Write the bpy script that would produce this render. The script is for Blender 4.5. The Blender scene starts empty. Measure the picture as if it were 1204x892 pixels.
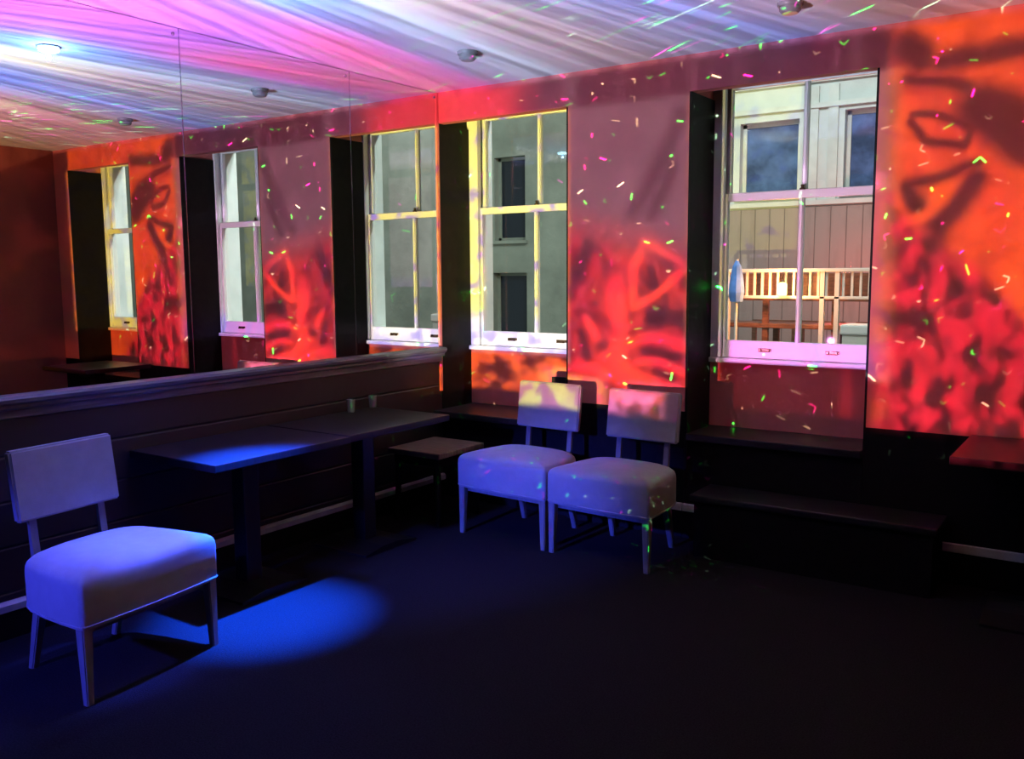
import bpy, bmesh, math, random
from mathutils import Vector, Matrix
random.seed(5)
sc = bpy.context.scene
R = math.radians

# ------------------------------------------------------------------ camera
F, YAW, PITCH, ROLL = 1060.0, R(34.54), R(-6.75), R(-.39)
S = 1.07
cam_d = bpy.data.cameras.new('camera'); cam = bpy.data.objects.new('camera', cam_d)
sc.collection.objects.link(cam); sc.camera = cam
cam_d.sensor_width = 36.0; cam_d.lens = 36.0 * F / 1204.0
cam_d.clip_start = .05; cam_d.clip_end = 200
fwd = Vector((-math.sin(YAW) * math.cos(PITCH), math.cos(YAW) * math.cos(PITCH), math.sin(PITCH)))
rt = Vector((math.cos(YAW), math.sin(YAW), 0)); up = rt.cross(fwd)
r2 = rt * math.cos(ROLL) + up * math.sin(ROLL); u2 = -rt * math.sin(ROLL) + up * math.cos(ROLL)
cam.matrix_world = Matrix(((r2.x, u2.x, -fwd.x, 3.54 * S), (r2.y, u2.y, -fwd.y, -4.365 * S), (r2.z, u2.z, -fwd.z, 1.5), (0, 0, 0, 1)))

# ------------------------------------------------------------------ colour management and world
sc.view_settings.view_transform = 'Standard'; sc.view_settings.look = 'None'
sc.view_settings.exposure = 0.0; sc.view_settings.gamma = 1.0
sc.view_settings.use_curve_mapping = False
sc.cycles.max_bounces = 8; sc.cycles.diffuse_bounces = 1; sc.cycles.transparent_max_bounces = 16
sc.cycles.sample_clamp_indirect = 60.0
world = bpy.data.worlds.new('night'); sc.world = world; world.use_nodes = True
bgn = world.node_tree.nodes['Background']
bgn.inputs[0].default_value = (.80, .9, .84, 1); bgn.inputs[1].default_value = .46

# room measures
H = 2.656; BAY = .33; ZH = 2.464; XR = 4.617; YB = -6.6
BAYS = [(0.0, .985), (1.748, 2.721), (3.422, 4.39)]
FRAMES = [(-.02, 1.066), (1.725, 2.786), (3.40, 4.46)]

# ------------------------------------------------------------------ node maths helper
class G:
    def __init__(self, tree): self.t = tree; self.n = tree.nodes; self.l = tree.links
    def put(self, sock, v):
        if isinstance(v, (int, float)): sock.default_value = v
        elif isinstance(v, tuple):
            sock.default_value = v if len(v) == len(sock.default_value) else tuple(v) + (1.0,)
        else: self.l.new(v, sock)
    def m(self, op, a, b=None, c=None, clamp=False):
        n = self.n.new('ShaderNodeMath'); n.operation = op; n.use_clamp = clamp
        for i, v in enumerate((a, b, c)):
            if v is not None: self.put(n.inputs[i], v)
        return n.outputs[0]
    def add(self, a, b): return self.m('ADD', a, b)
    def sub(self, a, b): return self.m('SUBTRACT', a, b)
    def mul(self, a, b): return self.m('MULTIPLY', a, b)
    def mx(self, a, b): return self.m('MAXIMUM', a, b)
    def mn(self, a, b): return self.m('MINIMUM', a, b)
    def inv(self, a): return self.m('SUBTRACT', 1.0, a)
    def v(self, op, a, b=None, scale=None):
        n = self.n.new('ShaderNodeVectorMath'); n.operation = op
        self.put(n.inputs[0], a)
        if b is not None: self.put(n.inputs[1], b)
        if scale is not None: self.put(n.inputs['Scale'], scale)
        return n.outputs['Value'] if op in ('DOT_PRODUCT', 'LENGTH', 'DISTANCE') else n.outputs['Vector']
    def xyz(self, x, y, z=0.0):
        n = self.n.new('ShaderNodeCombineXYZ')
        for i, q in enumerate((x, y, z)): self.put(n.inputs[i], q)
        return n.outputs[0]
    def sep(self, a):
        n = self.n.new('ShaderNodeSeparateXYZ'); self.put(n.inputs[0], a); return n.outputs
    def st(self, x, a, b, lo=0.0, hi=1.0):          # smoothstep, a<b or a>b
        n = self.n.new('ShaderNodeMapRange'); n.interpolation_type = 'SMOOTHSTEP'
        if a > b: a, b, lo, hi = b, a, hi, lo
        self.put(n.inputs[0], x)
        for i, q in enumerate((a, b, lo, hi)): n.inputs[i + 1].default_value = q
        return n.outputs[0]
    def noise(self, vec, scale, detail=2, rough=.5, color=False, dist=0.0):
        n = self.n.new('ShaderNodeTexNoise'); self.put(n.inputs['Vector'], vec)
        n.inputs['Scale'].default_value = scale; n.inputs['Detail'].default_value = detail
        n.inputs['Roughness'].default_value = rough; n.inputs['Distortion'].default_value = dist
        return n.outputs['Color' if color else 'Fac']
    def mix(self, f, a, b):
        n = self.n.new('ShaderNodeMix'); n.data_type = 'RGBA'; self.put(n.inputs[0], f)
        self.put(n.inputs[6], a); self.put(n.inputs[7], b); return n.outputs[2]
    def scale(self, c, f): return self.v('SCALE', c, scale=f)
    def ramp(self, f, stops, interp='LINEAR'):
        n = self.n.new('ShaderNodeValToRGB'); self.put(n.inputs[0], f); r = n.color_ramp; r.interpolation = interp
        while len(r.elements) < len(stops): r.elements.new(.5)
        for e, (p, c) in zip(r.elements, stops): e.position = p; e.color = tuple(c) + (1.0,)
        return n.outputs[0]
    def seg(self, P, a, b, w, soft):                # 1 inside a soft capsule from a to b
        ba = Vector((b[0] - a[0], b[1] - a[1], 0)); q = max(ba.dot(ba), 1e-6)
        pa = self.v('SUBTRACT', P, (a[0], a[1], 0.0))
        h = self.m('DIVIDE', self.v('DOT_PRODUCT', pa, tuple(ba)), q, clamp=True)
        d = self.v('LENGTH', self.v('SUBTRACT', pa, self.v('SCALE', tuple(ba), scale=h)))
        return self.st(d, w + soft, max(0.0, w - soft))
    def segs(self, P, lines, kw=1.0, ks=1.0):
        out = None
        for pts, w, soft in lines:
            w *= kw; soft *= ks
            for a, b in (zip(pts, pts[1:]) if len(pts) > 1 else [(pts[0], (pts[0][0] + .001, pts[0][1]))]):
                s = self.seg(P, a, b, w, soft); out = s if out is None else self.mx(out, s)
        return out

def lamp(name, kind, loc, energy, color=(1, 1, 1), rot=None, target=None, **kw):
    d = bpy.data.lights.new(name, kind); d.energy = energy; d.color = color
    for k, q in kw.items(): setattr(d, k, q)
    o = bpy.data.objects.new(name, d); sc.collection.objects.link(o); o.location = loc
    if target is not None: o.rotation_euler = (Vector(target) - Vector(loc)).to_track_quat('-Z', 'Y').to_euler()
    if rot is not None: o.rotation_euler = rot
    return o

def gobo(o, D):
    """Direction of the ray in the lamp's own frame -> coordinates on a plane D metres ahead of the lens."""
    d = o.data; d.use_nodes = True; g = G(d.node_tree); em = g.n['Emission']
    tc = g.n.new('ShaderNodeTexCoord')
    x, y, z = g.sep(tc.outputs['Normal'])
    k = g.m('DIVIDE', D, g.mx(g.m('ABSOLUTE', z), .001))
    return g, em, g.mul(x, k), g.mul(y, k)

# ------------------------------------------------------------------ the effect projector: coloured fractal slide thrown on the window wall and ceiling
PJ = (1.1, -4.6, .74)
def slide(name, energy=1000):
    global g, em, X, Z, P0, P, Xw, Zw, n1, n2, n3, fil
    pr = lamp(name, 'SPOT', PJ, energy, rot=(R(90), 0, 0), spot_size=R(158), spot_blend=.15, shadow_soft_size=.012)
    g, em, px_, pz_ = gobo(pr, 4.6)
    X = g.add(px_, PJ[0]); Z = g.add(pz_, PJ[2])
    P0 = g.xyz(X, Z)
    w1 = g.v('SCALE', g.v('SUBTRACT', g.noise(P0, 3.2, 1, color=True), (.5, .5, .5)), scale=.10)
    P = g.v('MULTIPLY', g.v('ADD', P0, w1), (1, 1, 0))
    Xw, Zw, _ = g.sep(P)
    n1 = g.noise(P, 2.4, 2); n2 = g.noise(g.v('MULTIPLY', P, (1.6, .5, 1)), 7, 2)
    n3 = g.noise(P0, 9, 3)
    fil = g.st(g.m('ABSOLUTE', g.sub(g.noise(P, 4.5, 2, .5, dist=1.2), .5)), .16, .0)      # thin glowing filaments
def close(c, mask):
    g.put(em.inputs['Color'], g.scale(c, mask))
# first part of the slide: corner, first pier and middle bay
slide('effect_projector_wall_light')
# folded liquid swirls
wv = g.n.new('ShaderNodeTexWave'); wv.wave_type = 'RINGS'; wv.rings_direction = 'SPHERICAL'
g.put(wv.inputs['Vector'], g.v('SUBTRACT', P, (1.35, 1.25, 0)))
wv.inputs['Scale'].default_value = 1.5; wv.inputs['Distortion'].default_value = 7; wv.inputs['Detail'].default_value = 1.5
wv.inputs['Detail Scale'].default_value = 1.6
swirl = wv.outputs['Fac']
# zone masks (metres on the window wall)
bayA = g.st(Xw, 1.10, .92)
pierB = g.mul(g.st(X, .93, 1.02), g.st(X, 1.82, 1.72))
bayB = g.mul(g.st(X, 1.72, 1.80), g.st(X, 2.86, 2.70))
low1 = g.st(g.add(Zw, g.mul(g.sub(X, 1.4), .25)), 1.86, 1.50)
ORANGE = (1.75, .46, .02); CRIM = (.85, .045, .11); LAV = (.20, .25, .36); DARK = (.035, .03, .05)
# pier between the corner window and the middle window
dk_a = g.segs(P, [([(1.70, 2.34), (1.56, 2.05), (1.42, 1.84)], .05, .06), ([(1.66, 2.08), (1.54, 1.82)], .03, .05)])
lav = g.scale(g.mix(n1, (.12, .20, .28), (.27, .40, .52)), g.sub(1.0, g.mul(dk_a, .65)))
crim = g.mix(g.st(n1, .35, .62), (.95, .05, .10), (1.25, .16, .05))
br_a = g.segs(P, [([(1.49, 1.66), (1.40, 1.50), (1.42, 1.30)], .018, .035), ([(1.49, 1.66), (1.72, 1.56)], .02, .04),
                  ([(1.72, 1.50), (1.56, 1.36), (1.42, 1.30)], .018, .03),
                  ([(1.30, 1.45), (1.33, 1.20), (1.30, .98)], .045, .06), ([(1.30, 1.0), (1.52, .86), (1.72, .82)], .02, .04),
                  ([(1.36, 1.10), (1.52, 1.12), (1.72, 1.08)], .02, .04), ([(1.12, 1.22), (1.24, 1.02), (1.30, .95)], .018, .035),
                  ([(1.06, .96), (1.3, .90), (1.5, .80)], .03, .05), ([(1.45, .98), (1.60, .98), (1.74, .92)], .015, .03)], 1.2, .75)
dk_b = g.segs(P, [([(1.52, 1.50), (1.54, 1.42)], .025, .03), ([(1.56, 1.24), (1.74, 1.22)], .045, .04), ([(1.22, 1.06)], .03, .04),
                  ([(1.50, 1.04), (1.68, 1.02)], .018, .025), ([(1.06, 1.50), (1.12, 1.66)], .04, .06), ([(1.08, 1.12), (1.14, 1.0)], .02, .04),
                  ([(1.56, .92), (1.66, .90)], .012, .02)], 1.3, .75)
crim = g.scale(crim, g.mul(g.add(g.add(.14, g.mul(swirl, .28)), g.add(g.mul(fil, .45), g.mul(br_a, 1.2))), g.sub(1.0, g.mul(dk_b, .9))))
cB = g.mix(low1, lav, crim)
cB = g.v('ADD', cB, g.scale((2.2, .50, 1.25), g.mul(g.mul(g.st(Z, .90, .80), g.st(X, 1.28, 1.42)), g.st(n3, .35, .65))))
# corner bay: yellow and white on the frames, flame orange under the sill, vivid red on the fascia
yel = g.mix(g.st(n3, .34, .46), (.45, .25, .75), (1.7, 1.45, .30))
yel = g.mix(g.st(Z, 1.22, 1.12), yel, g.mix(g.st(n3, .4, .6), (.75, .6, 1.4), (2.0, 1.85, 1.5)))
flame = g.scale(g.mix(n3, (1.1, .14, .04), (2.0, .95, .10)), g.st(g.noise(g.v('MULTIPLY', P, (1, 1.8, 1)), 5, 2), .38, .62, .06, 1.1))
cA = g.mix(g.st(Z, .97, .93), yel, flame)
fas = g.scale(g.mix(n1, (1.1, .05, .04), (1.3, .22, .18)), g.mul(g.st(Xw, .85, .45), g.st(n1, .2, .5, .5, 1.0)))
fas = g.v('ADD', fas, g.scale((.07, .05, .09), g.st(n2, .3, .7, .5, 1.3)))
cA = g.mix(g.st(Z, 2.44, 2.47), cA, fas)
cA = g.scale(cA, g.st(X, -.02, .01, 1.5, 1.0))
# middle bay
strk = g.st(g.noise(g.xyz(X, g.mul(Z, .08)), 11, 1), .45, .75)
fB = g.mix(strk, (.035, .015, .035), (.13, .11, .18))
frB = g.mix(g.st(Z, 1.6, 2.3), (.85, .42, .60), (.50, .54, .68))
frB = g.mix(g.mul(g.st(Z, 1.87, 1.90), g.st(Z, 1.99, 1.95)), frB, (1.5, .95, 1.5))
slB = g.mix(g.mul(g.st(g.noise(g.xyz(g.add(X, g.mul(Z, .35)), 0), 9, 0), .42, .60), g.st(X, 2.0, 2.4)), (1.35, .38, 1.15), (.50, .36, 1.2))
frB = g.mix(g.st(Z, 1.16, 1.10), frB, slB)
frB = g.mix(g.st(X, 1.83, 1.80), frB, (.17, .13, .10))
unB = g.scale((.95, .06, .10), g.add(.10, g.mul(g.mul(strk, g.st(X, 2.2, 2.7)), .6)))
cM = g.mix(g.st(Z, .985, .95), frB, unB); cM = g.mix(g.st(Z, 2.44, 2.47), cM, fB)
back = g.mul(g.mul(g.st(Z, .90, .84), g.st(X, .55, .70)), g.st(X, 1.30, 1.15))
cA_hot = g.mix(g.st(n3, .42, .56), (1.6, .55, .85), (2.6, 2.3, .55))
c = g.mix(pierB, cA, cB)
c = g.mix(g.mul(back, .8), c, cA_hot)
c = g.mix(bayB, c, cM)
c = g.mix(g.mul(g.mul(g.st(Z, 2.42, 2.48), g.st(X, .95, 1.1)), g.st(X, 2.86, 2.72)), c, fB)
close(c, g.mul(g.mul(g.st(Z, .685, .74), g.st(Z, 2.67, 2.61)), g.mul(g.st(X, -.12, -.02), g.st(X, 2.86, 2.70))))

# second part: the right-hand pier and beyond
slide('effect_projector_right_light')
# right-hand pier and beyond
mott = g.noise(g.v('MULTIPLY', P, (1.5, .75, 1)), 8, 1.5)
lowm = g.scale(g.mix(n1, (.80, .02, .10), (1.05, .05, .09)), g.st(mott, .36, .60, .04, 1.0))
lowm = g.scale(lowm, g.add(.75, g.mul(fil, .9)))
lin = g.add(Zw, g.mul(Xw, .95))
orgm = g.st(lin, 4.44, 4.56)
dk_c = g.segs(P, [([(2.86, 2.40), (3.02, 2.36), (3.15, 2.28), (3.28, 2.20)], .02, .035), ([(3.17, 2.22), (3.4, 2.05)], .07, .05),
                  ([(3.0, 2.46), (3.38, 2.49)], .035, .05), ([(2.83, 2.56), (2.90, 2.50)], .05, .06), ([(2.75, 2.34), (2.73, 2.22)], .04, .05),
                  ([(2.87, 2.19), (2.95, 2.10), (3.10, 2.05)], .014, .02), ([(2.88, 2.22), (3.02, 2.20), (3.13, 2.12), (3.11, 2.05)], .012, .018),
                  ([(2.90, 1.92), (3.05, 1.95), (3.18, 1.97)], .014, .03), ([(2.86, 1.90), (2.92, 1.82)], .025, .03),
                  ([(3.16, 1.90), (3.02, 1.70), (3.00, 1.60)], .035, .04), ([(2.74, 1.72), (2.84, 1.60), (2.95, 1.52)], .05, .06),
                  ([(2.72, 2.05), (2.76, 1.90)], .03, .05), ([(2.73, 2.6), (2.73, 1.2)], .02, .06)], 1.6, .95)
org = g.scale(g.mix(g.st(n1, .3, .65), (1.35, .22, .05), ORANGE), g.mul(g.sub(1.0, g.mul(dk_c, .96)), g.add(.72, g.mul(fil, .35))))
cR = g.mix(orgm, lowm, org)
frC = g.mix(g.st(n3, .40, .52), (.6, .45, .5), (1.7, 1.2, .15))
bayC = g.mul(g.mul(g.st(X, 3.40, 3.44), g.st(X, 4.44, 4.39)), g.mul(g.st(Z, .97, 1.0), g.st(Z, 2.47, 2.44)))
far = g.st(X, 4.34, 4.40)
cR = g.mix(far, cR, g.scale(g.mix(n1, (.40, .04, .04), (.9, .20, .03)), g.st(g.noise(P, 2.0, 2), .50, .68, .006, .40)))
cR = g.mix(bayC, cR, frC)
close(cR, g.mul(g.mul(g.st(Z, .685, .74), g.st(Z, 2.67, 2.61)), g.mul(g.st(X, 2.70, 2.86), g.st(X, 6.6, 5.6))))

# third part
slide('effect_projector_ceiling_light')
# ceiling: long rays fanning from the lens; colour goes with the bearing
cx = g.add(X, g.mul(g.sub(g.noise(g.xyz(g.mul(X, 2.0), g.mul(Z, .35)), 1.6, 2), .5), .35))
rf = g.m('DIVIDE', g.add(cx, 1.2), 6.4, clamp=True)
def q(x): return (x + 1.2) / 6.4
ceil = g.ramp(rf, [(q(-1.1), (.55, .12, .55)), (q(-.55), (.42, .12, .72)), (q(-.25), (.75, .14, .52)), (q(.08), (.95, .12, .40)), (q(.30), (.60, .14, .55)),
                   (q(.48), (.28, .26, .60)), (q(.68), (.30, .34, .62)), (q(.88), (.55, .68, .95)), (q(1.08), (.42, .36, .50)), (q(1.5), (.46, .34, .42)),
                   (q(1.9), (.34, .34, .62)), (q(2.25), (.30, .36, .95)), (q(2.6), (.42, .34, .60)), (q(2.95), (.45, .26, .28)), (q(3.5), (.95, .38, .42)), (q(4.8), (.65, .30, .12))])
ceil2 = g.ramp(rf, [(q(-1.1), (.55, .12, .55)), (q(-.55), (.45, .12, .75)), (q(-.25), (.50, .14, .75)), (q(.1), (.40, .18, .80)), (q(.45), (.20, .34, .95)),
                    (q(.75), (.24, .38, .85)), (q(1.0), (.52, .60, .66)), (q(1.3), (.62, .56, .42)), (q(1.6), (.40, .42, .60)), (q(2.1), (.18, .26, .80)), (q(2.6), (.22, .26, .70)),
                    (q(3.1), (.95, .36, .45)), (q(3.8), (.80, .42, .28)), (q(4.8), (.6, .30, .14))])
ceil = g.mix(g.st(Z, 3.3, 4.1), ceil, ceil2)
fine = g.noise(g.xyz(X, g.mul(Z, .04)), 9, 4, .72)
ceil = g.scale(ceil, g.st(fine, .36, .66, .62, 1.75))
close(g.scale(ceil, 1.35), g.mul(g.mul(g.st(Z, 2.61, 2.67), g.st(Z, 5.9, 5.0)), g.mul(g.st(X, -1.9, -1.2), g.st(X, 6.6, 5.6))))

# ------------------------------------------------------------------ the laser dot projector high on the right
LJ = (4.2, -2.0, 2.33)
lz = lamp('laser_projector_light', 'SPOT', LJ, 4600, rot=(R(90), 0, 0), spot_size=R(172), spot_blend=.05, shadow_soft_size=.004)
g, em, px_, pz_ = gobo(lz, 2.0)
X = g.add(px_, LJ[0]); Z = g.add(pz_, LJ[2])
def marks(cell, off, keep, ln, wd, colors, straight=False):
    PP = g.v('ADD', g.xyz(X, Z), off)
    vo = g.n.new('ShaderNodeTexVoronoi'); vo.voronoi_dimensions = '2D'; vo.feature = 'F1'
    vo.inputs['Scale'].default_value = 1.0 / cell; vo.inputs['Randomness'].default_value = .9
    g.put(vo.inputs['Vector'], PP)
    d = g.v('SUBTRACT', PP, g.v('SCALE', vo.outputs['Position'], scale=1.0)) if False else g.v('SUBTRACT', PP, vo.outputs['Position'])
    r_, g_, b_ = g.sep(vo.outputs['Color'])
    ang = g.add(1.5708, g.mul(g.sub(r_, .5), .05)) if straight else g.mul(r_, 6.283)
    dx, dy, _ = g.sep(d)
    ca, sa = g.m('COSINE', ang), g.m('SINE', ang)
    a = g.add(g.mul(dx, ca), g.mul(dy, sa)); b = g.sub(g.mul(dy, ca), g.mul(dx, sa))
    b = g.add(b, g.mul(g.m('ABSOLUTE', a), g.mul(g.m('GREATER_THAN', g.m('FRACT', g.mul(r_, 5.7)), .6), .9)))   # some are bent like a tick
    L = g.mul(g_, ln)
    over = g.mx(g.sub(g.m('ABSOLUTE', a), L), 0.0)
    dist = g.m('SQRT', g.add(g.mul(over, over), g.mul(b, b)))
    s = g.mul(g.st(dist, wd, wd * .35), g.m('LESS_THAN', b_, keep))
    col = g.ramp(g.m('FRACT', g.mul(g_, 7.31)), colors, 'CONSTANT')
    br = g.add(.15, g.mul(g.m('POWER', g.m('FRACT', g.mul(b_, 13.7)), 3.0), 2.2))
    return g.scale(col, g.mul(s, br))
GR = (.05, 2.6, .15); MG = (1.3, .03, .75); YW = (.5, .9, .5)
c = marks(.13, (.37, .11, 0), .70, .022, .0036, [(0, GR), (.38, MG), (.62, YW)])
c2 = marks(.17, (3.1, 1.7, 0), .55, .026, .0040, [(0, MG), (.55, GR), (.7, YW)])
c3 = g.scale(marks(.26, (.9, 2.2, 0), .62, .13, .0042, [(0, YW), (.45, GR), (.7, MG)], True), g.mul(.8, g.st(Z, 2.62, 2.66)))
c = g.v('ADD', g.v('ADD', c, c2), c3)
c = g.scale(c, g.mul(g.mx(g.st(Z, .5, .85), g.mul(g.mul(g.st(X, 2.2, 1.3), g.st(Z, -1.6, -.8)), .45)), g.mul(g.st(X, 4.4, 4.1), g.st(X, 3.3, 1.4, .35, 1.9))))
g.put(em.inputs['Color'], c)

# ------------------------------------------------------------------ blue beams and the added fill lights
lamp('blue_downlight_beam', 'SPOT', (.82, -2.10, 2.60), 13000, (.004, .075, 1.0), target=(.70, -2.12, 0), spot_size=R(25), spot_blend=1.0, shadow_soft_size=.03)
lamp('ceiling_spot_glow', 'POINT', (.83, -2.09, 2.60), 2.5, (.15, .55, 1.0), shadow_soft_size=.01)
lamp('blue_wash_beam', 'SPOT', (.9, -5.9, 2.1), 3000, (.05, .075, 1.0), target=(1.05, -.95, .20), spot_size=R(18), spot_blend=1.0, shadow_soft_size=.06)
lamp('blue_chair_beam', 'SPOT', (.9, -5.9, 2.1), 1100, (.05, .06, 1.0), target=(.60, -2.95, .18), spot_size=R(20), spot_blend=1.0, shadow_soft_size=.06)
lamp('blue_seat_beam', 'SPOT', (.83, -2.10, 2.60), 1500, (.04, .075, 1.0), target=(.66, -2.68, .45), spot_size=R(18), spot_blend=.9, shadow_soft_size=.03)
lamp('blue_flood', 'SPOT', (.83, -2.10, 2.60), 110, (.06, .08, 1.0), target=(.9, -2.3, 0), spot_size=R(80), spot_blend=1.0, shadow_soft_size=.05)
lamp('yard_fill', 'POINT', (1.2, 1.25, 4.6), 400, (.92, 1.0, 1.0), shadow_soft_size=.2)  # added outdoor fill, brightens the pale building
lamp('red_terrace_fill', 'POINT', (1.5, 4.2, 1.5), 22, (1.0, .12, .10), shadow_soft_size=.1)  # added light to tint the terrace red, no fixture there
lamp('mirror_bounce_beam', 'SPOT', (.10, -2.05, 2.35), 110, (.04, .10, 1.0), target=(1.1, -3.4, 0), spot_size=R(60), spot_blend=.8, shadow_soft_size=.05)  # added lamp standing in for the downlight bounced off the mirror
lamp('dim_room_fill', 'AREA', (3.2, -4.2, 2.6), .9, (1.0, .78, .85), rot=(0, 0, 0), shape='SQUARE', size=.6)  # added area light for weak ambient, no fixture behind it
lamp('street_lamp_light', 'SUN', (-8, 6, 9), 2.6, (.86, 1.0, .92), rot=Vector((.86, -.26, -.44)).to_track_quat('-Z', 'Y').to_euler(), angle=R(2))

# ================================================================== materials
def mat(name, col, rough=.6, metal=0.0, emit=None, es=0.0, bump=None, spec=.5, var=None, sheen=0.0):
    m = bpy.data.materials.new(name); m.use_nodes = True; t = G(m.node_tree); b = t.n['Principled BSDF']
    b.inputs['Base Color'].default_value = tuple(col) + (1,); b.inputs['Roughness'].default_value = rough
    b.inputs['Metallic'].default_value = metal; b.inputs['Specular IOR Level'].default_value = spec
    b.inputs['Sheen Weight'].default_value = sheen
    if emit: b.inputs['Emission Color'].default_value = tuple(emit) + (1,); b.inputs['Emission Strength'].default_value = es
    tc = t.n.new('ShaderNodeTexCoord').outputs['Object']
    if var:
        sc_, amt = var[0], var[1]; stretch = var[2] if len(var) > 2 else (1, 1, 1)
        n = t.noise(t.v('MULTIPLY', tc, stretch), sc_, 4, .6)
        lo = tuple(x * (1 - amt) for x in col); hi = tuple(min(1, x * (1 + amt)) for x in col)
        t.put(b.inputs['Base Color'], t.mix(t.st(n, .3, .7), lo, hi))
    if bump:
        bn = t.n.new('ShaderNodeBump'); bn.inputs['Strength'].default_value = bump[1]; bn.inputs['Distance'].default_value = bump[2]
        t.put(bn.inputs['Height'], t.noise(tc, bump[0], 3, .6)); t.put(b.inputs['Normal'], bn.outputs[0])
    return m
def boards(name, col, pitch, axis=2, rough=.5, gap=.05):
    """painted boards: narrow grooves every `pitch` metres along one axis"""
    m = mat(name, col, rough); t = G(m.node_tree); b = t.n['Principled BSDF']
    tc = t.n.new('ShaderNodeTexCoord').outputs['Object']; s = t.sep(tc)[axis]
    f = t.m('ABSOLUTE', t.sub(t.m('FRACT', t.m('DIVIDE', s, pitch)), .5))
    h = t.st(f, .5 - gap, .5, 1.0, 0.0)
    n = t.noise(t.v('MULTIPLY', tc, (1, 1, 1) if axis == 2 else (1, 1, .2)), 14, 3)
    t.put(b.inputs['Base Color'], t.mix(t.mul(h, t.add(.5, n)), tuple(x * .4 for x in col), tuple(col)))
    bn = t.n.new('ShaderNodeBump'); bn.inputs['Strength'].default_value = .6; bn.inputs['Distance'].default_value = .006
    t.put(bn.inputs['Height'], h); t.put(b.inputs['Normal'], bn.outputs[0]); return m
M = {}
M['red'] = mat('red_wall_paint', (.62, .17, .16), .75, bump=(30, .15, .004), var=(3, .08))
M['red_shaded'] = mat('shaded_red_wall_paint', (.22, .055, .045), .8, bump=(30, .15, .004), var=(3, .1))  # the red wall paint darkened, shade of the right wall put into the colour
M['ceil'] = mat('white_ceiling_paint', (.82, .82, .82), .8, bump=(8, .2, .01))
M['floor'] = mat('dark_carpet', (.010, .0095, .012), .95, bump=(220, .8, .004), var=(160, .6), spec=.1)
M['dado'] = boards('dark_dado_boards', (.022, .013, .015), .19, 2, .5)
M['black'] = mat('black_paint', (.006, .005, .006), .6, spec=.15, var=(20, .3))
M['ledge'] = mat('varnished_dark_wood', (.15, .14, .155), .32, var=(9, .3, (8, .6, 8)))
M['skirt'] = mat('pale_skirting_paint', (.50, .49, .50), .5, var=(6, .2))
M['frame'] = mat('white_window_paint', (.80, .80, .78), .4, bump=(40, .1, .002))
M['glass'] = bpy.data.materials.new('window_glass'); M['glass'].use_nodes = True
t = G(M['glass'].node_tree); t.n.remove(t.n['Principled BSDF']); fr = t.n.new('ShaderNodeLayerWeight')
tr = t.n.new('ShaderNodeBsdfTransparent'); tr.inputs[0].default_value = (.93, .96, .94, 1)
gl = t.n.new('ShaderNodeBsdfGlossy'); gl.inputs['Roughness'].default_value = .01
ms = t.n.new('ShaderNodeMixShader'); t.put(ms.inputs[0], t.add(.035, t.mul(.9, t.m('POWER', fr.outputs['Facing'], 5.0)))); t.l.new(tr.outputs[0], ms.inputs[1]); t.l.new(gl.outputs[0], ms.inputs[2])
t.l.new(ms.outputs[0], t.n['Material Output'].inputs[0])
M['mirror'] = mat('mirror_glass', (.76, .75, .77), .006, 1.0)
M['mirror_edge'] = mat('mirror_bevel_edge', (.45, .45, .5), .15, .9)
M['fabric'] = mat('off_white_upholstery', (.27, .26, .26), .85, bump=(320, .35, .002), var=(18, .05), sheen=.2)
M['leg'] = mat('pale_painted_wood', (.17, .16, .16), .45, var=(12, .15, (4, 4, .6)))
M['table'] = mat('black_stained_tabletop', (.014, .012, .015), .34, var=(10, .4, (1, 8, 1)))
M['iron'] = mat('black_cast_iron', (.012, .012, .013), .4, .3, bump=(60, .3, .003))
M['stooltop'] = mat('worn_brown_wood', (.16, .11, .10), .45, var=(10, .3, (1, 7, 1)))
M['brass'] = mat('dark_brass', (.12, .08, .05), .35, .9)
M['plastic'] = mat('grey_plastic', (.22, .22, .22), .4)
M['darkplastic'] = mat('black_plastic', (.008, .008, .008), .4)
M['lens'] = mat('glowing_blue_lens', (.3, .6, 1), .2, emit=(.45, .85, 1.0), es=30)
M['tube'] = mat('glowing_cyan_tip', (.3, .6, 1), .2, emit=(.12, .50, 1.0), es=1.6)
M['clear'] = mat('smoky_glass', (.28, .25, .25), .12)
M['wax'] = mat('candle_wax', (.5, .45, .4), .6)
M['facade'] = mat('pale_render', (.78, .84, .84), .8, bump=(20, .3, .02), var=(.9, .12))
M['facade_g'] = mat('grey_green_render', (.42, .47, .40), .85, bump=(14, .4, .02), var=(1.4, .22))
M['stone'] = mat('pale_stone', (.78, .82, .80), .7, var=(3, .12))
M['timber'] = boards('terrace_timber', (.40, .33, .31), .16, 0, .6)
M['darkpane'] = mat('dark_window_pane', (.02, .03, .05), .08)
M['bluepane'] = mat('blue_window_pane', (.09, .15, .36), .12, var=(2.5, .6))
M['paving'] = mat('terrace_paving', (.12, .12, .12), .8, var=(3, .3))
M['wood'] = mat('brown_chair_wood', (.20, .085, .055), .4, var=(9, .3, (1, 1, 6)))
M['railpaint'] = mat('white_rail_paint', (.72, .70, .66), .5)
M['bluecloth'] = mat('blue_canvas', (.12, .28, .75), .7, var=(8, .2))
M['whitebox'] = mat('white_box_plastic', (.85, .86, .84), .5)
M['lampglow'] = mat('lantern_flame_glass', (1, .5, .1), .3, emit=(1.0, .50, .10), es=22)

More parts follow.
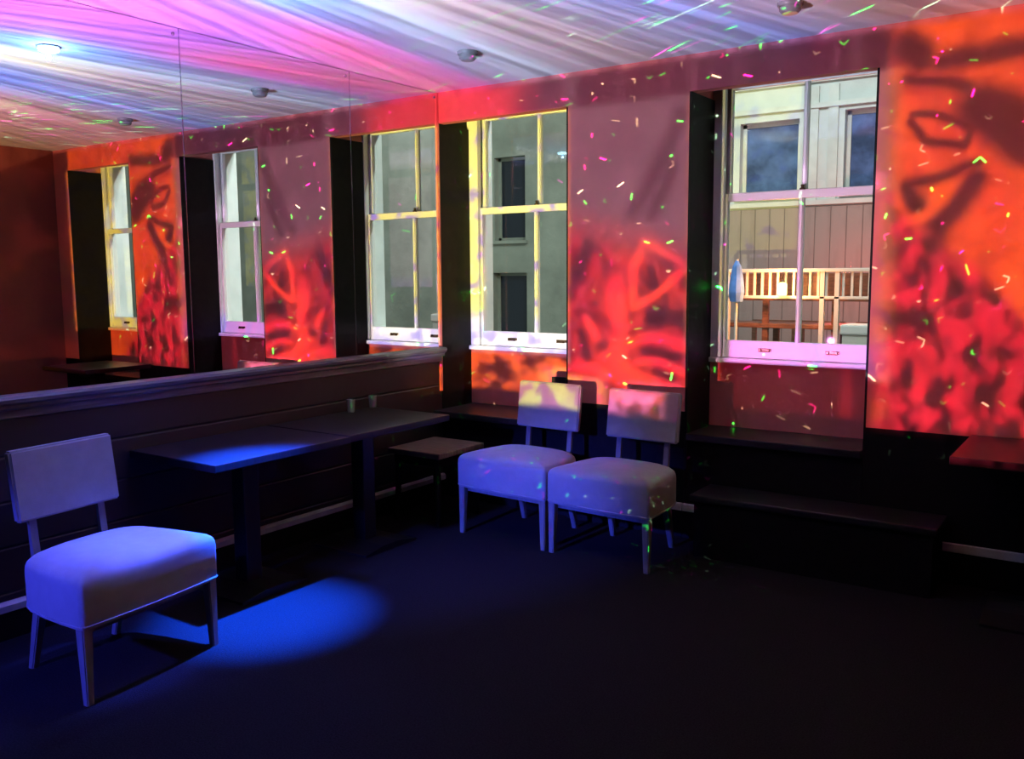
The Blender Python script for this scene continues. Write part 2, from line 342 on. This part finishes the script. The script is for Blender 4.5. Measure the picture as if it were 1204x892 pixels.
# ================================================================== mesh helpers
class MB:
    def __init__(s): s.bm = bmesh.new()
    def box(s, x0, x1, y0, y1, z0, z1, bev=0.0, seg=2):
        r = bmesh.ops.create_cube(s.bm, size=1.0); vs = r['verts']
        for v in vs: v.co = Vector(((x0 + x1) / 2 + v.co.x * (x1 - x0), (y0 + y1) / 2 + v.co.y * (y1 - y0), (z0 + z1) / 2 + v.co.z * (z1 - z0)))
        if bev:
            es = list({e for v in vs for e in v.link_edges})
            bmesh.ops.bevel(s.bm, geom=es, offset=bev, segments=seg, affect='EDGES', profile=.6)
        return s
    def cyl(s, a, b, r0, r1=None, n=20):
        a, b = Vector(a), Vector(b); r1 = r0 if r1 is None else r1
        q = (b - a).to_track_quat('Z', 'Y'); ring = []
        for p, r in ((a, r0), (b, r1)):
            ring.append([s.bm.verts.new(p + q @ Vector((r * math.cos(2 * math.pi * i / n), r * math.sin(2 * math.pi * i / n), 0))) for i in range(n)])
        for i in range(n): s.bm.faces.new((ring[0][i], ring[0][(i + 1) % n], ring[1][(i + 1) % n], ring[1][i]))
        s.bm.faces.new(ring[0][::-1]); s.bm.faces.new(ring[1]); return s
    def lathe(s, prof, c=(0, 0, 0), n=28):
        c = Vector(c); rings = []
        for r, z in prof: rings.append([s.bm.verts.new(c + Vector((r * math.cos(2 * math.pi * i / n), r * math.sin(2 * math.pi * i / n), z))) for i in range(n)])
        for A, B in zip(rings, rings[1:]):
            for i in range(n): s.bm.faces.new((A[i], A[(i + 1) % n], B[(i + 1) % n], B[i]))
        s.bm.faces.new(rings[0][::-1]); s.bm.faces.new(rings[-1]); return s
    def prism(s, pts, axis, a, b):
        def mk(p, t):
            return Vector((t, p[0], p[1])) if axis == 'x' else Vector((p[0], t, p[1])) if axis == 'y' else Vector((p[0], p[1], t))
        A = [s.bm.verts.new(mk(p, a)) for p in pts]; B = [s.bm.verts.new(mk(p, b)) for p in pts]; n = len(pts)
        for i in range(n): s.bm.faces.new((A[i], A[(i + 1) % n], B[(i + 1) % n], B[i]))
        s.bm.faces.new(A[::-1]); s.bm.faces.new(B); return s
    def build(s, name, m, parent=None, smooth=False):
        bmesh.ops.recalc_face_normals(s.bm, faces=s.bm.faces[:])
        me = bpy.data.meshes.new(name); s.bm.to_mesh(me); s.bm.free(); me.materials.append(M[m])
        if smooth:
            for p in me.polygons: p.use_smooth = True
            me.set_sharp_from_angle(angle=R(40))
        o = bpy.data.objects.new(name, me); sc.collection.objects.link(o)
        if parent: o.parent = parent
        return o
def struct(o, label=None, cat='structure'):
    o['kind'] = 'structure'
    if label: o['label'] = label; o['category'] = cat
    return o
def empty(name, loc=(0, 0, 0), rz=0):
    o = bpy.data.objects.new(name, None); sc.collection.objects.link(o); o.location = loc; o.rotation_euler = (0, 0, rz)
    o.empty_display_size = .1; return o
def tag(o, label, cat, group=None, kind=None):
    o['label'] = label; o['category'] = cat
    if group: o['group'] = group
    if kind: o['kind'] = kind
    return o
def copy_tree(o, parent=None):
    c = o.copy(); sc.collection.objects.link(c)
    if parent: c.parent = parent
    for ch in [x for x in bpy.data.objects if x.parent == o]: copy_tree(ch, c)
    return c

# ================================================================== the room shell
struct(MB().box(-.3, XR + .3, YB - .2, .36, -.12, 0).build('floor', 'floor'), 'near black carpet floor of the bar room', 'floor')
struct(MB().box(-.3, XR + .3, YB - .2, .63, H, H + .12).build('ceiling', 'ceil'), 'white ceiling streaked with projected colour', 'ceiling')
# window wall: piers and fascia stand forward, the apron under each window sits back in its bay
w = MB()
w.box(BAYS[0][1], BAYS[1][0], 0, BAY, .72, H); w.box(BAYS[1][1], BAYS[2][0], 0, BAY, .72, H); w.box(BAYS[2][1], XR, 0, BAY, .72, H)
for a, b in BAYS: w.box(a, b, 0, .07, ZH, H)
for a, b in BAYS: w.box(a, b, BAY, BAY + .03, .60, .975)
struct(w.build('wall_far', 'red'), 'red painted window wall with piers and recessed bays', 'wall')
w = MB()
ed = [-.3] + [q_ for f in FRAMES for q_ in f] + [XR + .3]
for a, b in zip(ed[0::2], ed[1::2]): w.box(a, b, BAY + .03, .63, -.1, H)
for a, b in FRAMES: w.box(a, b, BAY + .03, .63, -.1, .975); w.box(a, b, BAY + .03, .63, 2.60, H)
struct(w.build('wall_outer', 'stone'), 'pale outer masonry behind the window bays', 'wall')
w = MB()
for a, b in ((BAYS[0][1], BAYS[1][0]), (BAYS[1][1], BAYS[2][0]), (BAYS[2][1], XR)): w.box(a, b, 0, BAY, 0, .72)
for a, b in BAYS: w.box(a, b, BAY, BAY + .03, 0, .60)
struct(w.build('wall_far_dado', 'black'), 'black dado below the red window wall', 'wall')
for i, (a, b) in enumerate(BAYS):
    t_ = MB()
    if i: t_.box(a - .0005, a + .012, .003, BAY - .002, 0, ZH - .002)
    else: t_.box(-.02, .004, .004, BAY - .002, 0, ZH - .002)
    t_.box(b - .012, b + .0005, .003, BAY - .002, 0, ZH - .002)
    struct(t_.build('trim_%d' % (i + 1), 'black'), 'black lining on the sides of window bay %s' % ('in the corner', 'in the middle', 'near the right wall')[i], 'trim')
struct(MB().box(-.25, 0, YB, BAY + .03, 0, .955).build('wall_left', 'dado'), 'dark boarded dado below the long mirror', 'wall')
struct(MB().box(-.25, -.012, YB, BAY + .03, .955, H).build('wall_left_backing', 'black'), 'dark wall behind the mirror panels', 'wall')
struct(MB().box(XR, XR + .25, YB, .36, 0, H).build('wall_right', 'red_shaded'), 'red painted side wall darkened for shade, seen in the mirror', 'wall')
struct(MB().box(-.3, XR + .25, YB - .2, YB, 0, H).build('wall_back', 'black'), 'unseen back wall of the room, made black to cut bounced light', 'wall')  # out of view, coloured black so it bounces little light
# mirror ledge and skirting strips
led = MB().prism([(-.012, .955), (.030, .955), (.036, .962), (.036, .975), (.052, .985), (.056, 1.0), (.050, 1.012), (-.012, 1.016)], 'y', YB, -.004)
led = led.build('trim_4', 'ledge'); struct(led, 'dark varnished ledge running under the mirror', 'trim')
struct(MB().prism([(0, .915), (.012, .92), (.012, .955), (0, .955)], 'y', YB, -.004).build('trim_5', 'ledge'), 'thin bead under the mirror ledge', 'trim')
cb = MB().prism([(-.004, -.022), (.006, -.018), (.010, -.006), (.010, .004), (-.004, .006)], 'z', .72, H - .002)
struct(cb.build('trim_6', 'red'), 'narrow red corner bead beside the mirror', 'trim')
struct(MB().prism([(0, 0), (.020, 0), (.020, .135), (.012, .150), (0, .150)], 'y', YB, 0).build('baseboard_left', 'black'), 'black baseboard under the mirror wall', 'baseboard')
struct(MB().prism([(0, .118), (.024, .118), (.026, .146), (.014, .158), (0, .158)], 'y', YB, 0).build('trim_7', 'skirt'), 'pale cap strip on the left baseboard', 'trim')
bb = MB(); bc = MB()
for a, b in ((BAYS[0][1], BAYS[1][0]), (BAYS[1][1] - .97, BAYS[2][0]), (BAYS[2][1] - .97, XR)):
    bb.box(a, b, -.020, 0, 0, .17); bc.box(a, b, -.025, 0, .155, .196, .004)
struct(bb.build('baseboard_far', 'black'), 'black baseboard along the window wall', 'baseboard')
struct(bc.build('trim_8', 'skirt'), 'pale cap strip on the window wall baseboard', 'trim')

# mirror panels
ys = [0, -.793, -1.92, -3.05, -4.18, -5.31, -6.44]
names = ['in the corner by the first window', 'second from the corner', 'third from the corner',
         'fourth from the corner', 'fifth from the corner', 'last before the back wall']
for i in range(6):
    y1, y0 = ys[i] - .0015, ys[i + 1] + .0015
    e = empty('mirror_panel', (0, (y0 + y1) / 2, 1.016)); tag(e, 'tall wall mirror panel standing on the dark ledge, ' + names[i], 'mirror', 'mirror panels on the left wall')
    hy = (y1 - y0) / 2
    MB().box(-.010, 0, -hy, hy, 0, H - 1.020).build('mirror_pane', 'mirror', e)
    if i: MB().box(-.0095, .0008, hy - .003, hy + .0008, 0, H - 1.022).build('bevelled_edge', 'mirror_edge', e)
    if i < 3:
        MB().lathe([(.009, 0), (.009, .003), (.005, .006)], (0, 0, 0), 12).build('mirror_clip', 'plastic', e).matrix_local = Matrix.Translation((.0, hy - .03, H - 1.05)) @ Matrix.Rotation(R(90), 4, 'Y')

# windows
def window(i, x0, x1):
    w = x1 - x0; e = empty('window_%d' % (i + 1), (x0, BAY, .975)); struct(e, ('corner', 'middle', 'third')[i] + ' sash window with white frame and two by two panes', 'window')
    TOP = 1.625; fw = .082
    MB().box(0, fw, .0, .115, 0, TOP, .004).box(w - fw, w, .0, .115, 0, TOP, .004).box(fw, w - fw, 0, .115, TOP - .03, TOP).build('window_frame', 'frame', e)
    MB().box(fw, fw + .016, -.006, .03, .03, TOP - .03, .004).box(w - fw - .016, w - fw, -.006, .03, .03, TOP - .03, .004).build('staff_bead', 'frame', e)
    MB().box(0, w, -.025, .12, -.0, .028, .007).build('window_sill', 'frame', e)
    a, b = fw, w - fw; mid = w / 2
    def sash(y0, y1, z0, z1, bot, top):
        s = MB(); st = .032
        s.box(a, a + st, y0, y1, z0, z1, .004).box(b - st, b, y0, y1, z0, z1, .004)
        s.box(a + st, b - st, y0, y1, z0, z0 + bot, .004).box(a + st, b - st, y0, y1, z1 - top, z1, .004)
        s.prism([(mid - .014, y0 + .012), (mid - .006, y0), (mid + .006, y0), (mid + .014, y0 + .012), (mid + .014, y1), (mid - .014, y1)], 'z', z0 + bot, z1 - top)
        s = s.build('sash', 'frame', e)
        for p, q_ in ((a + st, mid - .014), (mid + .014, b - st)):
            MB().box(p, q_, (y0 + y1) / 2 + .004, (y0 + y1) / 2 + .008, z0 + bot, z1 - top).build('glass_pane', 'glass', s)
        return s
    lo = sash(.022, .058, .028, .965, .10, .045)
    sash(.064, .100, .925, TOP - .03, .045, .05)
    for k in (.30, .72):
        lf = MB(); c = a + (b - a) * k
        lf.box(c - .038, c + .038, .016, .022, .070, .088, .002).box(c - .030, c + .030, .002, .016, .068, .074, .002).box(c - .028, c - .018, .004, .018, .070, .086).box(c + .018, c + .028, .004, .018, .070, .086)
        o = lf.build('sash_lift', 'brass', lo); o['label'] = 'dark brass sash lift'
    ct = MB().lathe([(.016, 0), (.016, .008), (.008, .014), (.008, .022), (.013, .026), (.004, .030)], (mid, .042, .965), 14).build('sash_catch', 'brass', lo)
for i, f in enumerate(FRAMES): window(i, *f)

# window benches in the bays
for i, (a, b) in enumerate(BAYS):
    e = empty('window_bench', ((a + b) / 2, .16, 0)); hw = (b - a) / 2 - .016
    tag(e, ('black bench filling the corner bay behind the white chairs', 'black bench under the middle window', 'black bench under the third window seen only in the mirror')[i], 'bench', None)
    MB().box(-hw, hw, -.15, .16, 0, .56).build('bench_base', 'black', e)
    MB().box(-hw, hw, -.27 if i == 0 else -.18, .165, .56, .60, .006).build('bench_top', 'table', e)
# low platform against the wall
e = empty('low_platform', (2.50, -.18, 0)); tag(e, 'low black platform against the wall below the middle window', 'platform')
MB().box(-.56, .60, -.12, .15, 0, .30).build('platform_base', 'black', e); MB().box(-.58, .62, -.14, .152, .30, .335, .008).build('platform_top', 'table', e)

# ================================================================== furniture
def table(name, x, y, sx, sy, h, label, rz=0):
    e = empty(name, (x, y, 0), rz); tag(e, label, 'table')
    MB().box(-sx / 2, sx / 2, -sy / 2, sy / 2, h - .035, h, .004).build('tabletop', 'table', e)
    p = MB().box(-.045, .045, -.045, .045, .03, h - .06, .006).build('pedestal', 'iron', e)
    MB().box(-.16, .16, -.16, .16, h - .055, h - .035, .004).build('top_plate', 'iron', e)
    MB().prism([(-.20, 0), (.20, 0), (.20, .012), (.06, .035), (-.06, .035), (-.20, .012)], 'x', -.20, .20).build('base_plate', 'iron', e)
    return e
table('pedestal_table', .325, -1.905, .62, .80, .70, 'black pedestal table with a blue beam on its top, below the mirror')
table('pedestal_table', .315, -1.090, .60, .80, .70, 'unlit black square pedestal table below the mirror, beyond the one lit blue')
table('pedestal_table', 3.53, -.335, .66, .60, .735, 'black pedestal table against the window wall at the right edge of the photo')
table('pedestal_table', 4.22, -1.35, .66, .66, .735, 'black pedestal table by the right side wall, seen only low in the mirror')

e = empty('low_stool', (.30, -.43, 0)); tag(e, 'low square stool with worn brown top in the corner left of the white chairs', 'stool')
MB().box(-.20, .20, -.225, .225, .415, .45, .008).build('seat', 'stooltop', e)
MB().box(-.17, .17, -.195, .195, .36, .415).build('apron', 'black', e)
for sx in (-1, 1):
    for sy in (-1, 1): MB().cyl((sx * .15, sy * .175, .36), (sx * .165, sy * .19, 0), .02, .015, 10).build('leg', 'black', e)

# white chair: local +y is the back, origin midway between the front legs
def make_chair():
    e = empty('upholstered_chair')
    # plan of the seat: straight front, rounded back
    wf, wb, fy, by = .312, .25, -.012, .43
    plan = []
    def arc(cx, cy, r, a0, a1, n):
        for k in range(n + 1):
            a = R(a0 + (a1 - a0) * k / n); plan.append((cx + r * math.cos(a), cy + r * math.sin(a)))
    arc(-wf + .018, fy + .018, .018, 180, 270, 4)
    for k in range(1, 6): plan.append((-wf + .018 + (2 * wf - .036) * k / 6, fy - .012 * math.sin(math.pi * k / 6)))
    arc(wf - .018, fy + .018, .018, 270, 360, 4)
    plan += [(wf - .006, .12), (wf - .016, .22)]
    arc(wb - .10, by - .13, .13, 5, 80, 6)
    for k in range(1, 5): plan.append((wb - .10 - (2 * wb - .2) * k / 5, by + .012))
    arc(-wb + .10, by - .13, .13, 100, 175, 6)
    plan += [(-wf + .016, .22), (-wf + .006, .12)]
    cx, cy = 0, .20
    bm = bmesh.new(); rings = []
    prof = [(.985, .276), (1.0, .284), (1.0, .418), (.994, .436), (.974, .450), (.92, .463), (.80, .476), (.57, .487), (.28, .492)]
    for s, z in prof: rings.append([bm.verts.new((cx + (x - cx) * s, cy + (y - cy) * s, z)) for x, y in plan])
    n = len(plan)
    for A, B in zip(rings, rings[1:]):
        for i in range(n): bm.faces.new((A[i], A[(i + 1) % n], B[(i + 1) % n], B[i]))
    bm.faces.new(rings[0][::-1]); bm.faces.new(rings[-1])
    s = MB(); s.bm = bm; seat = s.build('seat', 'fabric', e, True)
    # piping seam
    s = MB()
    for i in range(n):
        a, b = plan[i], plan[(i + 1) % n]; k = 1.003
        s.cyl((a[0] * k, cy + (a[1] - cy) * k, .288), (b[0] * k, cy + (b[1] - cy) * k, .288), .0025, n=6)
    s.build('piping', 'fabric', seat)
    # backrest pad, leaning slightly
    z1, z2, y1, y2, pw = .580, .850, .455, .490, .222
    bm = bmesh.new(); r = bmesh.ops.create_cube(bm, size=1)
    for v in r['verts']:
        up_ = v.co.z > 0; v.co = Vector((v.co.x * 2 * pw, (y2 if up_ else y1) + v.co.y * .036, z2 if up_ else z1))
    bmesh.ops.bevel(bm, geom=bm.edges[:], offset=.008, segments=3, affect='EDGES')
    s = MB(); s.bm = bm; s.build('backrest', 'fabric', e, True)
    for sx in (-1, 1):
        s = MB().prism([(.436, .30), (.462, .30), (.482, .60), (.500, .80), (.488, .80), (.470, .60)], 'x', sx * .150 - .015, sx * .150 + .015)
        s.build('back_post', 'leg', e)
    MB().box(-.27, .27, .03, .06, .245, .278).box(-.19, .19, .37, .40, .245, .278).prism([(-.27, .03), (-.24, .03), (-.16, .40), (-.19, .40)], 'z', .245, .278).prism([(.27, .03), (.24, .03), (.16, .40), (.19, .40)], 'z', .245, .278).build('seat_rail', 'leg', e)
    def leg(x, y, dx, dy):
        bm = bmesh.new(); R0, R1 = .021, .014
        T = [bm.verts.new((x + a * R0, y + b * R0, .275)) for a, b in ((-1, -1), (1, -1), (1, 1), (-1, 1))]
        B = [bm.verts.new((x + dx + a * R1, y + dy + b * R1, 0)) for a, b in ((-1, -1), (1, -1), (1, 1), (-1, 1))]
        for i in range(4): bm.faces.new((B[i], B[(i + 1) % 4], T[(i + 1) % 4], T[i]))
        bm.faces.new(B[::-1]); bm.faces.new(T)
        bmesh.ops.bevel(bm, geom=[ed_ for ed_ in bm.edges if abs(ed_.verts[0].co.z - ed_.verts[1].co.z) > .1], offset=.004, segments=2, affect='EDGES')
        s = MB(); s.bm = bm; o = s.build('leg', 'leg', e, True)
        f = MB().lathe([(.010, 0), (.012, .003), (.010, .006)], (x + dx, y + dy, 0), 10).build('foot_glide', 'plastic', o)
    leg(-.286, .016, -.004, -.006); leg(.286, .016, .004, -.006); leg(-.182, .40, -.004, .07); leg(.182, .40, .004, .07)
    return e
ch = make_chair()
for i, (x, y, a, lab) in enumerate([(.818, -2.742, 96.46, 'white upholstered chair standing alone at left, its seat lit bright blue'),
                                    (.932, -.643, -3.3, 'left one of two touching white chairs, its back lit yellow at the top'),
                                    (1.568, -.681, -3.3, 'right one of two touching white chairs, its back lit pink at the top')]):
    o = ch if i == 0 else copy_tree(ch)
    o.location = (x, y, 0); o.rotation_euler = (0, 0, R(a)); tag(o, lab, 'chair', 'white chairs')

# small things
def candle(x, y, z, lab):
    e = empty('candle_glass', (x, y, z)); tag(e, lab, 'candle holder')
    MB().lathe([(.020, 0), (.022, .004), (.026, .075), (.023, .075), (.020, .01)], n=20).build('glass_cup', 'clear', e, True)
    MB().lathe([(.018, .011), (.018, .045), (.002, .047)], n=16).build('candle', 'wax', e, True)
candle(.065, -.92, .70, 'small candle glass on the unlit table, nearer to the camera')
candle(.045, -.715, .70, 'small candle glass on the unlit table, at its far end')
e = empty('wall_socket', (.94, BAY - .0, .90)); tag(e, 'small black socket plate on the wall behind the left one of the paired white chairs', 'socket')
e.location = (.735, BAY, .800)
MB().box(-.065, .065, -.012, 0, -.022, .022, .003).build('face_plate', 'darkplastic', e)
for k in (-1, 1): MB().box(k * .03 - .016, k * .03 + .016, -.016, -.012, -.014, .014, .002).build('switch', 'darkplastic', e)

def detector(x, y, lab):
    e = empty('smoke_detector', (x, y, H)); tag(e, lab, 'smoke detector', 'ceiling detectors')
    MB().lathe([(.055, 0), (.055, -.012), (.050, -.018)], n=28).build('base', 'plastic', e, True)
    MB().lathe([(.046, -.018), (.046, -.034), (.034, -.046), (.006, -.048)], n=28).build('sensor_head', 'plastic', e, True)
detector(.82, -.75, 'round smoke detector on the ceiling before the corner window')
detector(2.48, -.62, 'round smoke detector on the ceiling before the middle window')
# surface mounted blue effect light on the ceiling, seen in the mirror
e = empty('ceiling_spotlight', (.83, -2.09, H)); tag(e, 'glowing blue spotlight on the ceiling above the blue lit table, seen in the mirror', 'spotlight')
MB().lathe([(.056, 0), (.056, -.006), (.040, -.010), (.030, -.011)], n=28).build('mount', 'plastic', e, True)
ln = MB().lathe([(.040, -.009), (.050, -.014), (.048, -.022), (.030, -.030), (.010, -.033)], n=24).build('lens', 'lens', e, True); ln['label'] = 'glowing blue white lens'
MB().lathe([(.008, -.032), (.010, -.036), (.004, -.040)], n=16).build('emissive_tip', 'tube', e, True)  # small emissive tip under the lens

# added bodies for the unseen machines that throw the light (outside the frame)
e = empty('slide_projector', (PJ[0], PJ[1], .70)); tag(e, 'black effect projector aimed at the windows from a high table', 'projector')
MB().box(-.15, .15, -.42, -.10, -.06, .12, .015).build('body', 'darkplastic', e)
MB().lathe([(.05, 0), (.05, .07), (.038, .07), (.034, .05)], n=24).build('lens_tube', 'iron', e, True).matrix_local = Matrix.Translation((0, -.10, .04)) @ Matrix.Rotation(R(-90), 4, 'X')
table('pedestal_table', PJ[0], PJ[1] - .26, .60, .50, .64, 'black pedestal table carrying the effect projector')
e = empty('laser_projector', (LJ[0], LJ[1] - .03, H)); tag(e, 'small black laser projector hanging from the ceiling by the side wall', 'laser projector')
MB().box(-.09, .09, -.22, 0, -.38, -.27, .01).build('body', 'darkplastic', e)
MB().box(-.105, -.095, -.13, -.09, -.33, 0).box(.095, .105, -.13, -.09, -.33, 0).box(-.105, .105, -.13, -.09, -.01, 0).build('bracket', 'iron', e)
e = empty('added_spot_body', (.9, -5.96, H)); tag(e, 'added black body for the unseen blue wash lamp, hanging near the back wall', 'spotlight')  # added housing where the blue wash and chair beams start, never seen
MB().lathe([(.06, -.26), (.09, -.22), (.10, 0), (.09, 0), (.08, -.05)], n=24).build('can', 'iron', e, True).matrix_local = Matrix.Translation((0, 0, -.54)) @ Matrix.Rotation(R(-112), 4, 'X')
MB().box(-.13, -.12, -.14, -.10, -.54, 0).box(.12, .13, -.14, -.10, -.54, 0).box(-.13, .13, -.14, -.10, -.01, 0).build('yoke', 'iron', e)

# ================================================================== outside the windows
TY = .64
struct(MB().box(-9, 14, TY, 7.5, -.3, -.12).build('ground', 'paving'), 'grey paved terrace outside the windows', 'ground')
def facade(name, x0, x1, y, z1, m, wins, label, pane='darkpane', trim='stone'):
    e = empty(name, ((x0 + x1) / 2, y, -.12)); tag(e, label, 'building'); ox = (x0 + x1) / 2
    s = MB(); xs = sorted({x0, x1, *[a for w_ in wins for a in w_[:2]]}); zs = sorted({-.12, z1, *[a for w_ in wins for a in w_[2:4]]})
    for a, b in zip(xs, xs[1:]):
        for c_, d_ in zip(zs, zs[1:]):
            if any(w_[0] <= a and b <= w_[1] and w_[2] <= c_ and d_ <= w_[3] for w_ in wins): continue
            s.box(a - ox, b - ox, 0, .25, c_ + .12, d_ + .12)
    s.build('wall', m, e)
    for a, b, c_, d_ in wins:
        f = MB().box(a - ox, a - ox + .04, .10, .14, c_ + .12, d_ + .12).box(b - ox - .04, b - ox, .10, .14, c_ + .12, d_ + .12).box(a - ox, b - ox, .10, .14, d_ + .08, d_ + .12).box(a - ox, b - ox, .10, .14, c_ + .12, c_ + .16).box(a - ox - .04, b - ox + .04, -.05, .1, c_ + .08, c_ + .12)
        f = f.build('window', trim, e)
        MB().box(a - ox + .04, b - ox - .04, .12, .13, c_ + .16, d_ + .08).build('pane', pane, f)
    return e, ox
facade('side_building', -9, -1.0, 5.2, 6, 'facade_g', [(-3.27, -2.78, 1.92, 3.0), (-3.30, -2.76, .30, 1.50), (-5.6, -4.9, 1.9, 3.0)], 'grey green rendered building with dark openings seen through the corner window', trim='facade_g')
e, ox = facade('stone_building', -1.0, 2.35, 5.0, 6, 'facade', [(.16, .80, 2.30, 3.08), (1.26, 1.86, 2.30, 3.12)], 'pale stone faced building seen through the middle window', 'bluepane')
s = MB()
for z in (3.16, 3.42, 2.18): s.box(-1.675, 1.675, -.05, 0, z + .12, z + .17)
for x in (-.15, .95, 1.15, 2.1): s.box(x - ox - .05, x - ox + .05, -.03, 0, 2.35, 3.5)
s.build('cornice', 'stone', e)
MB().box(-1.675, 1.675, -.02, 0, .0, 2.28).build('timber_cladding', 'timber', e)
facade('corner_building', 2.35, 14, 3.6, 6, 'facade_g', [], 'plain grey green wall seen in the mirror through the windows')
# terrace rail with short balusters
e = empty('terrace_railing', (1.45, 3.0, -.12)); tag(e, 'white terrace railing with short balusters outside the middle window', 'railing')
MB().box(-1.1, 1.0, -.03, .03, 1.61, 1.64, .006).build('top_rail', 'railpaint', e); MB().box(-1.1, 1.0, -.02, .02, 1.385, 1.41, .005).build('mid_rail', 'railpaint', e)
for x in (-1.1, -.62, .20, .32, 1.0): MB().box(x - .018, x + .018, -.02, .02, 0, 1.61).build('post', 'railpaint', e)
for k in range(30):
    x = -1.06 + k * .068
    if any(abs(x - p) < .03 for p in (-1.1, -.62, .20, .32, 1.0)): continue
    MB().box(x - .009, x + .009, -.009, .009, 1.41, 1.61).build('baluster', 'railpaint', e)
e = empty('terrace_bench', (1.40, 3.22, -.12)); tag(e, 'long red brown wooden bench behind the terrace railing', 'bench')
MB().box(-.95, .95, .0, .03, 1.36, 1.60, .006).build('backrest', 'wood', e); MB().box(-.95, .95, -.04, .34, 1.12, 1.16, .006).build('seat', 'wood', e)
for x in (-.9, -.3, .3, .9):
    MB().box(x - .025, x + .025, -.02, .02, 0, 1.36).build('leg', 'wood', e); MB().box(x - .025, x + .025, .28, .32, 0, 1.12).build('leg', 'wood', e)
# wooden chairs on the terrace
def wchair():
    e = empty('wooden_chair')
    MB().box(-.21, .21, -.21, .21, .70, .735, .006).build('seat', 'wood', e)
    MB().box(-.21, .21, .19, .215, 1.08, 1.16, .004).box(-.19, .19, .195, .21, .88, .93, .004).build('back_rail', 'wood', e)
    for sx in (-1, 1):
        MB().box(sx * .19 - .02, sx * .19 + .02, .185, .22, 0, 1.14).build('rear_leg', 'wood', e)
        MB().box(sx * .19 - .02, sx * .19 + .02, -.21, -.17, 0, .70).build('front_leg', 'wood', e)
    MB().box(-.17, .17, -.20, -.18, .25, .28).build('footrest', 'wood', e)
    return e
wc = wchair()
labs = ['tall brown wooden chair outside, behind the left pane of the middle window', 'tall brown wooden chair outside, next to the middle window\'s upright bar', 'tall brown wooden chair outside, behind the right pane of the middle window']
for i, x in enumerate((.98, 1.50, 2.02)):
    o = wc if i == 0 else copy_tree(wc)
    o.location = (x - .05 * i, 4.0, -.12); o.rotation_euler = (0, 0, R((182, 176, 188)[i])); tag(o, labs[i], 'chair', 'wooden terrace chairs')
e = empty('storage_box', (2.07, 2.72, -.12)); tag(e, 'white lidded box on the terrace behind the lower right pane', 'box')
MB().box(-.15, .15, -.12, .12, 0, 1.12, .01).build('body', 'railpaint', e); MB().box(-.165, .165, -.13, .13, 1.12, 1.20, .015).build('lid', 'whitebox', e)
e = empty('folded_parasol', (.96, 2.86, -.12)); tag(e, 'folded blue parasol standing at the terrace rail behind the lower left pane', 'parasol')
MB().cyl((0, 0, 0), (0, 0, 1.72), .012).build('pole', 'railpaint', e); MB().lathe([(.055, 1.36), (.070, 1.44), (.058, 1.56), (.038, 1.66), (.012, 1.71)], n=10).build('canopy', 'bluecloth', e)
e = empty('lantern', (1.34, 2.92, 1.455)); tag(e, 'small glowing orange lantern hanging on the terrace rail', 'lantern')
MB().lathe([(.028, -.16), (.034, -.15), (.036, -.07), (.020, -.05)], n=16).build('glow_glass', 'lampglow', e, True)
MB().lathe([(.024, -.052), (.010, -.03), (.004, -.004)], n=12).build('cap', 'iron', e); MB().cyl((0, 0, -.01), (0, .035, .02), .003, n=6).build('hook', 'iron', e)
lamp('lantern_light', 'POINT', (1.34, 2.84, 1.36), 34, (1.0, .30, .08), shadow_soft_size=.03)
